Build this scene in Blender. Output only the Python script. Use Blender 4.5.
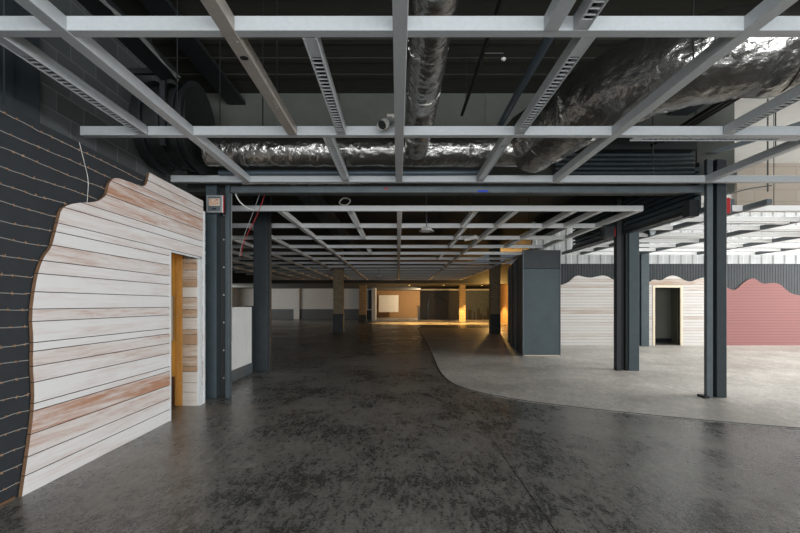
import bpy, bmesh, math, random
from mathutils import Vector, noise, Matrix

for _o in list(bpy.data.objects):
    bpy.data.objects.remove(_o)
C = bpy.context.scene.collection
SC = bpy.context.scene
PI = math.pi


def lin(c):
    return tuple(((v / 255) / 12.92 if v / 255 <= .04045 else ((v / 255 + .055) / 1.055) ** 2.4) for v in c) + (1,)


# ------------------------------------------------------------------ camera
EYE = 1.5
cam_data = bpy.data.cameras.new('camera')
cam_data.sensor_width = 36
cam_data.lens = 21.6
cam_data.shift_x = .0025
cam_data.shift_y = .047
cam_data.clip_end = 200
cam = bpy.data.objects.new('camera', cam_data)
cam.location = (0, 0, EYE)
cam.rotation_euler = (PI / 2, 0, 0)
C.objects.link(cam)
SC.camera = cam

# ------------------------------------------------------------------ view, world, daylight, added fill
vs = SC.view_settings
vs.view_transform = 'Standard'
vs.look = 'None'
vs.gamma = 1
vs.use_curve_mapping = False
vs.exposure = 0.0

world = bpy.data.worlds.new('overcast_world')
SC.world = world
world.use_nodes = True
wb = world.node_tree.nodes['Background']
wb.inputs[0].default_value = (.72, .83, 1, 1)
wb.inputs[1].default_value = .10


def area(name, loc, rot, sx, sy, power, col, spread=PI):
    l = bpy.data.lights.new(name, 'AREA')
    l.shape = 'RECTANGLE'
    l.size = sx
    l.size_y = sy
    l.energy = power
    l.color = col
    l.spread = spread
    o = bpy.data.objects.new(name, l)
    o.location = loc
    o.rotation_euler = rot
    C.objects.link(o)
    return o


# daylight standing in the window openings of the rear wall, the right wall and the far left wall
area('rear_window_daylight', (1.0, -7.0, 2.5), (PI / 2, 0, 0), 9, 3.7, 1500, (.93, .97, 1))
area('right_window_daylight', (21.9, 9.5, 2.85), (0, PI / 2, 0), 4.2, 14, 2450, (.97, .985, 1))
area('front_right_window_daylight', (21.9, -1.2, 2.85), (0, PI / 2, 0), 4.2, 6.6, 700, (.95, .98, 1))
area('added_overhead_fill', (11.5, 14.7, 5.15), (0, 0, 0), 9, 3.6, 240, (.98, .99, 1))  # added overhead fill for the pale floor, no roof opening above it
area('added_near_overhead_fill', (10.0, 8.9, 5.02), (0, 0, 0), 9, 4, 210, (1, .985, .96), 2.3)  # second added fill, lifting the nearer part of the pale floor
area('far_left_window_daylight', (-15.7, 42, 1.9), (0, -PI / 2, 0), 2.2, 5, 220, (1, .98, .95))


def lamp(name, loc, power, col, r=.12):
    l = bpy.data.lights.new(name, 'POINT')
    l.energy = power
    l.color = col
    l.shadow_soft_size = r
    o = bpy.data.objects.new(name, l)
    o.location = loc
    C.objects.link(o)
    return o


WARM = (1, .56, .17)


# ------------------------------------------------------------------ materials
def mat(name, col, rough=.6, metal=0.0, var=.0, scale=8.0, bump=.0, bscale=60.0, stretch=(1, 1, 1), col2=None, spec=.5):
    m = bpy.data.materials.new(name)
    m.use_nodes = True
    nt = m.node_tree
    b = nt.nodes['Principled BSDF']
    b.inputs['Roughness'].default_value = rough
    b.inputs['Metallic'].default_value = metal
    b.inputs['Specular IOR Level'].default_value = spec
    c1 = lin(col)
    tc = nt.nodes.new('ShaderNodeTexCoord')
    mp = nt.nodes.new('ShaderNodeMapping')
    mp.inputs['Scale'].default_value = stretch
    nt.links.new(tc.outputs['Object'], mp.inputs[0])
    if var > 0 or col2:
        n = nt.nodes.new('ShaderNodeTexNoise')
        n.inputs['Scale'].default_value = scale
        n.inputs['Detail'].default_value = 6
        n.inputs['Roughness'].default_value = .65
        nt.links.new(mp.outputs[0], n.inputs['Vector'])
        r = nt.nodes.new('ShaderNodeValToRGB')
        r.color_ramp.elements[0].position = .35
        r.color_ramp.elements[1].position = .65
        if col2:
            r.color_ramp.elements[0].color = c1
            r.color_ramp.elements[1].color = lin(col2)
        else:
            r.color_ramp.elements[0].color = tuple(v * (1 - var) for v in c1[:3]) + (1,)
            r.color_ramp.elements[1].color = tuple(min(1, v * (1 + var)) for v in c1[:3]) + (1,)
        nt.links.new(n.outputs['Fac'], r.inputs[0])
        nt.links.new(r.outputs[0], b.inputs['Base Color'])
    else:
        b.inputs['Base Color'].default_value = c1
    if bump > 0:
        n2 = nt.nodes.new('ShaderNodeTexNoise')
        n2.inputs['Scale'].default_value = bscale
        n2.inputs['Detail'].default_value = 5
        nt.links.new(mp.outputs[0], n2.inputs['Vector'])
        bp = nt.nodes.new('ShaderNodeBump')
        bp.inputs['Strength'].default_value = bump
        bp.inputs['Distance'].default_value = .02
        nt.links.new(n2.outputs['Fac'], bp.inputs['Height'])
        nt.links.new(bp.outputs[0], b.inputs['Normal'])
    return m


def floor_mat(name, dark, light, r0, r1, joints):
    """worn polished concrete: blotches, trowel scuffs, saw cut joints"""
    m = bpy.data.materials.new(name)
    m.use_nodes = True
    nt = m.node_tree
    N = nt.nodes.new
    L = nt.links.new
    b = nt.nodes['Principled BSDF']
    tc = N('ShaderNodeTexCoord')

    def nz(scale, detail, st=(1, 1, 1), rot=0, rough=.6, dist=0):
        mp = N('ShaderNodeMapping')
        mp.inputs['Scale'].default_value = st
        mp.inputs['Rotation'].default_value = (0, 0, rot)
        L(tc.outputs['Object'], mp.inputs[0])
        n = N('ShaderNodeTexNoise')
        n.inputs['Scale'].default_value = scale
        n.inputs['Detail'].default_value = detail
        n.inputs['Roughness'].default_value = rough
        n.inputs['Distortion'].default_value = dist
        L(mp.outputs[0], n.inputs['Vector'])
        return n.outputs['Fac']

    def math_(op, a, bb, clamp=False):
        n = N('ShaderNodeMath')
        n.operation = op
        n.use_clamp = clamp
        for i, v in enumerate((a, bb)):
            if isinstance(v, (int, float)):
                n.inputs[i].default_value = v
            else:
                L(v, n.inputs[i])
        return n.outputs[0]

    def ramp(x, p0, p1):
        r = N('ShaderNodeMapRange')
        r.inputs['From Min'].default_value = p0
        r.inputs['From Max'].default_value = p1
        L(x, r.inputs['Value'])
        return r.outputs[0]

    big = ramp(nz(.55, 4, rough=.55), .3, .7)
    mid = ramp(nz(2.6, 7, (1.3, .8, 1), .5, .72, .6), .3, .72)
    scuff = ramp(nz(9, 6, (1.8, .7, 1), .45, .74, 1.1), .36, .66)
    scuff2 = ramp(nz(12, 5, (1.6, .7, 1), -.5, .72, .8), .38, .66)
    fine = ramp(nz(38, 4, rough=.75), .35, .68)
    f = math_('MULTIPLY', big, .26)
    for x, w in ((mid, .2), (scuff, .2), (scuff2, .14), (fine, .2)):
        f = math_('ADD', f, math_('MULTIPLY', x, w))
    cr = N('ShaderNodeValToRGB')
    cr.color_ramp.elements[0].position = .34
    cr.color_ramp.elements[1].position = .68
    cr.color_ramp.elements[0].color = lin(dark)
    cr.color_ramp.elements[1].color = lin(light)
    L(f, cr.inputs[0])
    col = cr.outputs[0]
    sep = N('ShaderNodeSeparateXYZ')
    L(tc.outputs['Object'], sep.inputs[0])
    for axis, pos, w, lo, hi, c in joints:
        d = math_('ABSOLUTE', math_('SUBTRACT', sep.outputs[axis], pos), 0)
        mk = math_('LESS_THAN', d, w)
        other = sep.outputs[1 - axis]
        mk = math_('MULTIPLY', mk, math_('MULTIPLY', math_('GREATER_THAN', other, lo), math_('LESS_THAN', other, hi)))
        mx = N('ShaderNodeMix')
        mx.data_type = 'RGBA'
        L(mk, mx.inputs[0])
        L(col, mx.inputs[6])
        mx.inputs[7].default_value = lin(c)
        col = mx.outputs[2]
    L(col, b.inputs['Base Color'])
    rr = N('ShaderNodeMapRange')
    rr.inputs['From Min'].default_value = .2
    rr.inputs['From Max'].default_value = .8
    rr.inputs['To Min'].default_value = r0
    rr.inputs['To Max'].default_value = r1
    L(f, rr.inputs['Value'])
    L(rr.outputs[0], b.inputs['Roughness'])
    bp = N('ShaderNodeBump')
    bp.inputs['Strength'].default_value = .06
    bp.inputs['Distance'].default_value = .006
    L(scuff, bp.inputs['Height'])
    L(bp.outputs[0], b.inputs['Normal'])
    return m


def plank_mat(name, pale, worn, ax_long, bias=0.0, rough=.75, gloss_dirt=1.0):
    """whitewashed boards: the 'tone' face attribute says how much paint has worn off each board"""
    m = bpy.data.materials.new(name)
    m.use_nodes = True
    nt = m.node_tree
    N = nt.nodes.new
    L = nt.links.new
    b = nt.nodes['Principled BSDF']
    b.inputs['Roughness'].default_value = rough
    tc = N('ShaderNodeTexCoord')
    at = N('ShaderNodeAttribute')
    at.attribute_name = 'tone'

    def nz(scale, st, detail=6, dist=0.0):
        mp = N('ShaderNodeMapping')
        mp.inputs['Scale'].default_value = st
        L(tc.outputs['Object'], mp.inputs[0])
        off = N('ShaderNodeVectorMath')
        off.operation = 'ADD'
        L(mp.outputs[0], off.inputs[0])
        sc = N('ShaderNodeVectorMath')
        sc.operation = 'SCALE'
        L(at.outputs['Color'], sc.inputs[0])
        sc.inputs['Scale'].default_value = 17.0
        L(sc.outputs[0], off.inputs[1])
        n = N('ShaderNodeTexNoise')
        n.inputs['Scale'].default_value = scale
        n.inputs['Detail'].default_value = detail
        n.inputs['Roughness'].default_value = .7
        n.inputs['Distortion'].default_value = dist
        L(off.outputs[0], n.inputs['Vector'])
        return n.outputs['Fac']
    st = [9, 9, 9]
    st[ax_long] = .8
    st2 = [45, 45, 45]
    st2[ax_long] = 1.6
    big = nz(1, tuple(st), 5, .4)
    grain = nz(1, tuple(st2), 4, .3)

    def mth(op, a, c):
        n = N('ShaderNodeMath')
        n.operation = op
        for i, v in enumerate((a, c)):
            if isinstance(v, (int, float)):
                n.inputs[i].default_value = v
            else:
                L(v, n.inputs[i])
        return n.outputs[0]
    sp = N('ShaderNodeSeparateColor')
    L(at.outputs['Color'], sp.inputs[0])
    f = mth('ADD', mth('MULTIPLY', big, .75), mth('MULTIPLY', grain, .45))
    f = mth('ADD', f, mth('MULTIPLY', sp.outputs[0], .62))
    f = mth('ADD', f, bias)
    cr = N('ShaderNodeValToRGB')
    e = cr.color_ramp.elements
    e[0].position = .62
    e[0].color = lin(pale)
    e[1].position = 1.12
    e[1].color = lin(worn)
    k = e.new(.80)
    k.color = tuple(.72 * p + .28 * w for p, w in zip(lin(pale), lin(worn)))
    mr = N('ShaderNodeMapRange')
    mr.inputs['From Min'].default_value = .0
    mr.inputs['From Max'].default_value = 1.2
    L(f, mr.inputs['Value'])
    for el in e:
        el.position = min(1, el.position / 1.2)
    L(mr.outputs[0], cr.inputs[0])
    L(cr.outputs[0], b.inputs['Base Color'])
    bp = N('ShaderNodeBump')
    bp.inputs['Strength'].default_value = .25
    bp.inputs['Distance'].default_value = .004
    L(grain, bp.inputs['Height'])
    L(bp.outputs[0], b.inputs['Normal'])
    return m


def brick_mat(name, c1, c2, mortar, bw, bh, ms, plane='YZ', rough=.9):
    m = bpy.data.materials.new(name)
    m.use_nodes = True
    nt = m.node_tree
    b = nt.nodes['Principled BSDF']
    b.inputs['Roughness'].default_value = rough
    tc = nt.nodes.new('ShaderNodeTexCoord')
    sp = nt.nodes.new('ShaderNodeSeparateXYZ')
    cb = nt.nodes.new('ShaderNodeCombineXYZ')
    nt.links.new(tc.outputs['Object'], sp.inputs[0])
    nt.links.new(sp.outputs['XYZ'.index(plane[0])], cb.inputs[0])
    nt.links.new(sp.outputs['XYZ'.index(plane[1])], cb.inputs[1])
    br = nt.nodes.new('ShaderNodeTexBrick')
    br.inputs['Color1'].default_value = lin(c1)
    br.inputs['Color2'].default_value = lin(c2)
    br.inputs['Mortar'].default_value = lin(mortar)
    br.inputs['Scale'].default_value = 1
    br.inputs['Mortar Size'].default_value = ms
    br.inputs['Brick Width'].default_value = bw
    br.inputs['Row Height'].default_value = bh
    nt.links.new(cb.outputs[0], br.inputs['Vector'])
    nt.links.new(br.outputs['Color'], b.inputs['Base Color'])
    bp = nt.nodes.new('ShaderNodeBump')
    bp.inputs['Strength'].default_value = .4
    bp.inputs['Distance'].default_value = .01
    bp.invert = True
    nt.links.new(br.outputs['Fac'], bp.inputs['Height'])
    nt.links.new(bp.outputs[0], b.inputs['Normal'])
    return m


M = {}
M['aisle'] = floor_mat('dark_polished_concrete', (62, 61, 57), (150, 146, 139), .2, .42,
                       [(0, -1.0, .005, -9, 20, (120, 118, 112)), (0, 1.04, .006, -9, 20, (38, 37, 35)),
                        (1, 3.83, .004, -3, 1.2, (104, 101, 96)), (0, -.42, .004, 2, 3.35, (105, 102, 96)),
                        (1, 3.35, .004, -.9, -.42, (100, 98, 92)), (1, 12.0, .006, -3, 1, (50, 49, 46))])
M['concrete'] = floor_mat('pale_worn_concrete', (160, 156, 148), (222, 217, 208), .35, .62,
                          [(0, 5.0, .006, 5, 18, (120, 117, 111)), (1, 11.2, .006, 1, 17, (128, 124, 118))])
M['joint'] = mat('dark_floor_edging', (30, 30, 29), .6)
M['grid'] = mat('grey_painted_aluminium', (186, 190, 192), .42, .0, .04, 30)
M['grid_worn'] = mat('worn_bare_aluminium', (176, 168, 160), .45, .25, .08, 12)
M['grid_white'] = mat('white_painted_aluminium', (228, 229, 228), .45, .0, .03, 20)
M['black_hole'] = mat('dark_recess', (14, 14, 14), .8)
M['louvre'] = mat('bright_louvre', (214, 216, 216), .3, .5)
M['steel_blue'] = mat('blue_grey_painted_steel', (60, 73, 78), .5, .0, .12, 6, .05, 30)
M['steel_blue_shaded'] = mat('shaded_blue_grey_steel', (38, 47, 51), .5, .0, .12, 6, .05, 30)  # steel_blue darkened, standing in for weaker light on two columns
M['steel_dark'] = mat('dark_painted_steel', (30, 34, 36), .55, .0, .15, 6)
M['steel_mid_or_grid_shade'] = mat('mid_grey_steel_or_grid_shade', (92, 100, 104), .45, .3, .12, 5)  # also stands in for shade on the right grid's main rails
M['bolt'] = mat('zinc_bolt', (190, 190, 186), .35, .8)
M['foil'] = mat('crinkled_foil', (156, 154, 150), .25, .96, .12, 5, .9, 13)
M['foil_tape'] = mat('foil_tape', (196, 195, 192), .32, .9, .08, 8, .4, 60)
M['black_metal'] = mat('black_sheet_metal', (34, 36, 36), .55, .2, .2, 6)
M['pipe_blue'] = mat('blue_grey_pipe', (70, 84, 94), .45, .0, .08, 6)
M['pipe_black'] = mat('black_pipe', (18, 18, 18), .5)
M['white_plastic'] = mat('white_plastic', (214, 212, 206), .4)
M['grey_plastic'] = mat('grey_plastic', (138, 140, 138), .5)
M['red'] = mat('red_plastic', (168, 26, 30), .4)
M['orange'] = mat('orange_plastic', (214, 96, 40), .45)
M['blue_tape'] = mat('blue_tape', (20, 64, 190), .5)
M['label'] = mat('cream_label', (206, 190, 168), .6)
M['black_board'] = mat('blue_black_cladding_board', (30, 36, 41), .62, .0, .16, 7, .1, 24)
M['wire'] = mat('galvanised_wire', (196, 194, 188), .45, .5)
M['rust'] = mat('rusty_wire', (158, 122, 92), .75)
M['planks'] = plank_mat('whitewashed_boards', (222, 220, 218), (176, 130, 102), 1)
M['planks_far'] = plank_mat('whitewashed_thin_boards', (212, 208, 203), (172, 142, 114), 0, -.04)
M['pink'] = plank_mat('pink_painted_boards', (150, 102, 99), (138, 92, 88), 0, -.05)
M['ply_edge'] = mat('plywood_edge', (104, 76, 52), .8, 0, .2, 20)
M['plywood'] = mat('yellow_plywood', (232, 186, 96), .6, 0, .1, 3, 0, 60, (8, 8, .7))
M['stud'] = mat('pine_stud', (206, 150, 76), .6, 0, .14, 4, 0, 60, (8, 8, .7))
M['trim'] = mat('pale_grey_trim', (206, 210, 211), .5, 0, .05, 8)
M['brown'] = mat('brown_board', (98, 70, 58), .7, 0, .1, 8)
M['cmu'] = brick_mat('grey_block_wall', (86, 90, 90), (70, 74, 73), (104, 108, 106), .44, .22, .008, 'YZ')
M['deck'] = mat('dark_ceiling_deck', (42, 41, 33), .85, 0, .18, 3, 0, 60, (1, 6, 1))
M['bulkhead'] = mat('grey_bulkhead_board', (82, 84, 79), .8, 0, .08, 3)
M['beam'] = mat('dark_blue_beam', (46, 54, 58), .6, 0, .12, 5)
M['white_wall'] = mat('white_painted_wall', (214, 214, 210), .7, 0, .04, 3)
M['white_sheet'] = mat('white_corrugated_sheet', (190, 193, 193), .5, 0, .04, 4)
M['dark_sheet'] = mat('dark_corrugated_sheet', (34, 40, 43), .55, 0, .12, 6)
M['beige'] = brick_mat('beige_panel_bulkhead', (172, 162, 150), (160, 150, 138), (138, 129, 118), 1.1, .3, .006, 'XZ')
M['partition'] = mat('slate_partition_board', (64, 77, 82), .5, 0, .1, 3)
M['partition_dark'] = mat('dark_slate_board', (48, 54, 57), .55, 0, .1, 4)
M['tile'] = brick_mat('small_column_tiles', (168, 150, 122), (150, 134, 108), (110, 98, 80), .3, .12, .01, 'XZ')
M['kick'] = mat('dark_kick_panel', (48, 50, 50), .6, 0, .1, 6)
M['navy'] = mat('navy_gloss_board', (30, 38, 46), .5, 0, .1, 2)
M['teal'] = mat('slate_blue_glossy_board', (70, 88, 104), .5, 0, .25, 2.5, 0, 60, (1, 1, 2))
M['brown_wall'] = mat('ochre_wall', (160, 126, 86), .7, 0, .06, 3)
M['wainscot'] = mat('grey_wainscot', (100, 104, 106), .6, 0, .06, 4)
M['void'] = mat('dark_inner_room', (130, 130, 120), .8)
M['glass_dark'] = mat('dark_window_glass', (40, 48, 52), .12)
M['bulb'] = bpy.data.materials.new('lit_bulb')
M['bulb'].use_nodes = True
_b = M['bulb'].node_tree.nodes['Principled BSDF']
_b.inputs['Emission Color'].default_value = (1, .6, .22, 1)
_b.inputs['Emission Strength'].default_value = 6


# ------------------------------------------------------------------ mesh builder
class MB:
    def __init__(s):
        s.v, s.f, s.mi, s.cur = [], [], [], 0

    def add(s, vs_, fs):
        n = len(s.v)
        s.v += [tuple(p) for p in vs_]
        s.f += [tuple(n + i for i in f) for f in fs]
        s.mi += [s.cur] * len(fs)
        return s

    def box(s, x0, x1, y0, y1, z0, z1):
        x0, x1 = min(x0, x1), max(x0, x1)
        y0, y1 = min(y0, y1), max(y0, y1)
        z0, z1 = min(z0, z1), max(z0, z1)
        return s.add([(x0, y0, z0), (x1, y0, z0), (x1, y1, z0), (x0, y1, z0), (x0, y0, z1), (x1, y0, z1), (x1, y1, z1), (x0, y1, z1)],
                     [(0, 3, 2, 1), (4, 5, 6, 7), (0, 1, 5, 4), (1, 2, 6, 5), (2, 3, 7, 6), (3, 0, 4, 7)])

    def prism(s, poly, axis, a, b):
        """poly of 2-D points in the plane normal to axis, swept from a to b"""
        def P(p, t):
            return {'x': (t, p[0], p[1]), 'y': (p[0], t, p[1]), 'z': (p[0], p[1], t)}[axis]
        n = len(poly)
        return s.add([P(p, a) for p in poly] + [P(p, b) for p in poly],
                     [tuple(range(n))[::-1], tuple(range(n, 2 * n))] + [(i, (i + 1) % n, n + (i + 1) % n, n + i) for i in range(n)])

    def tube(s, path, r, seg=10, cap=True, wob=0.0, wf=6.0):
        pts = [Vector(p) for p in path]
        rs = r if isinstance(r, (list, tuple)) else [r] * len(pts)
        n0 = len(s.v)
        vs_, fs = [], []
        up = None
        for i, p in enumerate(pts):
            d = (pts[min(i + 1, len(pts) - 1)] - pts[max(i - 1, 0)]).normalized()
            if up is None:
                up = Vector((0, 0, 1)) if abs(d.z) < .9 else Vector((1, 0, 0))
            u = d.cross(up).normalized()
            w = u.cross(d).normalized()
            up = w
            for k in range(seg):
                a = 2 * PI * k / seg
                dirv = u * math.cos(a) + w * math.sin(a)
                rr = rs[i]
                if wob:
                    q = p + dirv * rr
                    t = .7 * noise.noise(q * wf * .5) + .8 * (.5 - abs(noise.noise(q * wf + Vector((3, 1, 7))))) + .5 * (.4 - abs(noise.noise(q * wf * 2.4)))
                    rr += wob * t
                vs_.append(p + dirv * rr)
        m = len(pts)
        for i in range(m - 1):
            for k in range(seg):
                fs.append((i * seg + k, i * seg + (k + 1) % seg, (i + 1) * seg + (k + 1) % seg, (i + 1) * seg + k))
        if cap:
            fs.append(tuple(range(seg))[::-1])
            fs.append(tuple((m - 1) * seg + k for k in range(seg)))
        return s.add(vs_, fs)

    def ring(s, c, axis, r0, r1, w, seg=40):
        """flat collar round an axis through c"""
        ax = Vector(axis).normalized()
        t = Vector((0, 0, 1)) if abs(ax.z) < .9 else Vector((1, 0, 0))
        u = ax.cross(t).normalized()
        v = ax.cross(u).normalized()
        vs_, fs = [], []
        for k in range(seg):
            a = 2 * PI * k / seg
            d = u * math.cos(a) + v * math.sin(a)
            for rr, o in ((r0, -w), (r1, -w), (r1, w), (r0, w)):
                vs_.append(Vector(c) + d * rr + ax * o)
        for k in range(seg):
            j = (k + 1) % seg
            for q in range(4):
                fs.append((k * 4 + q, k * 4 + (q + 1) % 4, j * 4 + (q + 1) % 4, j * 4 + q))
        return s.add(vs_, fs)

    def dome(s, c, r, sz=1.0, seg=16, rings=6, flip=True):
        vs_, fs = [], []
        sg = -1 if flip else 1
        for i in range(rings + 1):
            a = PI / 2 * i / rings
            for k in range(seg):
                b = 2 * PI * k / seg
                vs_.append((c[0] + r * math.cos(a) * math.cos(b), c[1] + r * math.cos(a) * math.sin(b), c[2] + sg * r * sz * math.sin(a)))
        for i in range(rings):
            for k in range(seg):
                fs.append((i * seg + k, i * seg + (k + 1) % seg, (i + 1) * seg + (k + 1) % seg, (i + 1) * seg + k))
        fs.append(tuple(range(seg)))
        return s.add(vs_, fs)


ORG = {}


def obj(name, mb, m, parent=None, bevel=0.0, smooth=False, loc=(0, 0, 0), **props):
    """link a builder as ONE mesh object; world coordinates are given, parents sit unrotated at ORG"""
    if parent is not None:
        o0 = Vector(ORG[parent.name])
    else:
        o0 = Vector(loc)
    me = bpy.data.meshes.new(name)
    me.from_pydata([tuple(Vector(p) - o0) for p in mb.v], [], mb.f)
    ms = m if isinstance(m, (list, tuple)) else [m]
    for x in ms:
        me.materials.append(x)
    if len(ms) > 1:
        me.polygons.foreach_set('material_index', mb.mi)
    bm = bmesh.new()
    bm.from_mesh(me)
    bmesh.ops.recalc_face_normals(bm, faces=bm.faces)
    if bevel > 0:
        es = [e for e in bm.edges if len(e.link_faces) == 2 and e.calc_face_angle(0) > .6]
        bmesh.ops.bevel(bm, geom=es, offset=bevel, segments=1, affect='EDGES', clamp_overlap=True)
    bm.to_mesh(me)
    bm.free()
    if smooth:
        me.polygons.foreach_set('use_smooth', [True] * len(me.polygons))
        if smooth != 'all':
            try:
                me.set_sharp_from_angle(angle=.8)
            except Exception:
                pass
    o = bpy.data.objects.new(name, me)
    C.objects.link(o)
    if parent is not None:
        o.parent = parent
        ORG[o.name] = tuple(o0)
    else:
        o.location = o0
        ORG[o.name] = tuple(o0)
    for k, v in props.items():
        o[k] = v
    return o


def tag(o, label, cat, group=None):
    o['label'] = label
    o['category'] = cat
    if group:
        o['group'] = group
    return o


def thing(name, label, cat, loc=(0, 0, 0), group=None):
    o = bpy.data.objects.new(name, None)
    o.empty_display_size = .1
    o.location = loc
    C.objects.link(o)
    ORG[o.name] = tuple(loc)
    return tag(o, label, cat, group)


def struct(name, mb, m, parent=None, **k):
    o = obj(name, mb, m, parent, **k)
    if parent is None:
        o['kind'] = 'structure'
    return o


def dup(root, loc, label, group=None, rotz=0.0):
    r = root.copy()
    C.objects.link(r)
    r.location = loc
    r.rotation_euler = (0, 0, rotz)
    r['label'] = label
    if group:
        r['group'] = group
    for ch in list(root.children):
        c = ch.copy()
        C.objects.link(c)
        c.parent = r
        for g in list(ch.children):
            d = g.copy()
            C.objects.link(d)
            d.parent = c
    return r


ordinal = ['topmost', 'second from the top', 'third from the top', 'fourth from the top', 'fifth from the top', 'sixth from the top',
           'seventh from the top', 'eighth from the top', 'ninth from the top', 'tenth from the top', 'eleventh from the top',
           'eleventh from the floor', 'tenth from the floor', 'ninth from the floor', 'eighth from the floor', 'seventh from the floor', 'sixth from the floor',
           'fifth from the floor', 'fourth from the floor', 'third from the floor', 'second from the floor', 'lowest of all']

# ================================================================== SETTING
# floor: dark aisle and the paler concrete bounded by a curved edging strip
struct('floor', MB().box(-16, 22.2, -7.2, 56, -.2, 0), M['aisle'])
edge = [(1.25, 30), (1.12, 22), (1.04, 16.4), (.96, 12.9), (.90, 10.9), (.93, 9.6), (1.05, 8.8), (1.36, 8.1), (1.88, 7.46), (2.38, 7.06), (3.07, 6.64),
        (3.89, 6.18), (4.82, 5.76), (6.4, 5.25), (9, 4.7), (12, 4.3), (16.4, 4.0), (22, 3.8)]


def smooth_path(p, it=2):
    for _ in range(it):
        q = [p[0]]
        for a, b in zip(p, p[1:]):
            q.append(tuple(.75 * x + .25 * y for x, y in zip(a, b)))
            q.append(tuple(.25 * x + .75 * y for x, y in zip(a, b)))
        q.append(p[-1])
        p = q
    return p


edge = smooth_path(edge)
struct('floor_concrete', MB().prism(edge + [(22, 17.4), (5.6, 17.4), (5.6, 30)], 'z', 0, .004), M['concrete'])
off = []
for i, p in enumerate(edge):
    a, b = edge[max(0, i - 1)], edge[min(len(edge) - 1, i + 1)]
    d = Vector((b[0] - a[0], b[1] - a[1])).normalized()
    off.append((p[0] + d.y * -.035 * -1 * -1, p[1] - d.x * -.035 * -1 * -1))
mb = MB()
n = len(edge)
mb.add([(x, y, .004) for x, y in edge] + [(x, y, .004) for x, y in off] + [(x, y, .009) for x, y in edge] + [(x, y, .009) for x, y in off],
       [(i, i + 1, n + i + 1, n + i) for i in range(n - 1)] + [(2 * n + i, 3 * n + i, 3 * n + i + 1, 2 * n + i + 1) for i in range(n - 1)] +
       [(i, 2 * n + i, 2 * n + i + 1, i + 1) for i in range(n - 1)] + [(n + i, n + i + 1, 3 * n + i + 1, 3 * n + i) for i in range(n - 1)])
struct('trim_1', mb, M['joint'])

# ceilings
mb = MB().box(-3.9, 22.2, -7.2, 8.3, 5.1, 5.3)
for i in range(24):                                                 # ribs of the metal deck
    y = -4 + i * .5
    mb.box(-3.9, 22, y, y + .12, 5.085, 5.1)
struct('ceiling', mb, M['deck'])
struct('ceiling_hall', MB().box(-16, 5.3, 8.5, 36, 4.5, 4.7), M['deck'])
struct('ceiling_far', MB().box(-16, 17, 36, 56, 3.05, 3.3).box(-16, 8.4, 35.9, 36, 3.05, 4.5), M['bulkhead'])
struct('ceiling_right', MB().box(5.3, 22.2, 8.3, 36, 5.2, 5.4), M['white_wall'])

# bulkhead above the shutter opening
mb = MB().box(-3.9, 5.75, 8.2, 8.5, 3.42, 5.1)
for i in range(9):
    x = -3.3 + i * 1.2
    mb.box(x, x + .02, 8.185, 8.2, 3.42, 5.1)
struct('wall_bulkhead', mb, M['bulkhead'])

# left wall: block wall behind, timber cladding in front
struct('wall_block', MB().box(-3.9, -3.6, -7.2, 8.4, 0, 5.1), M['cmu'])
mb = MB()
mb.box(-3.6, -3.54, 3.0, 4.74, 3.0, 4.3)
for y in (3.3, 3.95, 4.3):
    mb.box(-3.6, -3.52, y, y + .1, 3.0, 5.1)
struct('trim_2', mb, M['beam'])

WX = -2.93
outline = [(3.74, .0), (3.77, .15), (3.82, .4), (3.86, .62), (3.87, .81), (3.85, 1.01), (3.86, 1.21), (3.84, 1.41), (3.88, 1.65), (3.92, 1.79), (3.98, 1.9),
           (4.06, 1.98), (4.10, 2.09), (4.14, 2.21), (4.18, 2.33), (4.26, 2.38), (4.42, 2.435), (4.60, 2.475), (4.72, 2.52), (4.83, 2.6),
           (4.86, 2.71), (4.93, 2.79), (5.02, 2.82), (5.20, 2.83), (5.39, 2.845), (5.52, 2.85), (5.60, 2.9), (5.64, 3.0), (5.66, 3.05)]
outline = smooth_path(outline, 1)
D0, D1, DT = 6.19, 7.13, 2.17
poly = outline + [(7.22, 3.05), (7.22, 0), (D1, 0), (D1, DT), (D0, DT), (D0, 0)]
zedges = [0, .15, .29, .46, .64, .70, .87, 1.0, 1.12, 1.19, 1.36, 1.46, 1.6, 1.75, 1.86, 2.0, 2.12, 2.2, 2.35, 2.44, 2.6, 2.76, 2.84, 2.95, 3.05]
tones = {2: .36, 3: .5, 1: .12, 14: .32, 10: .26, 19: .34, 20: .5, 21: .35, 22: .3, 23: .25, 17: .2, 7: .3, 6: .28}


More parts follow.
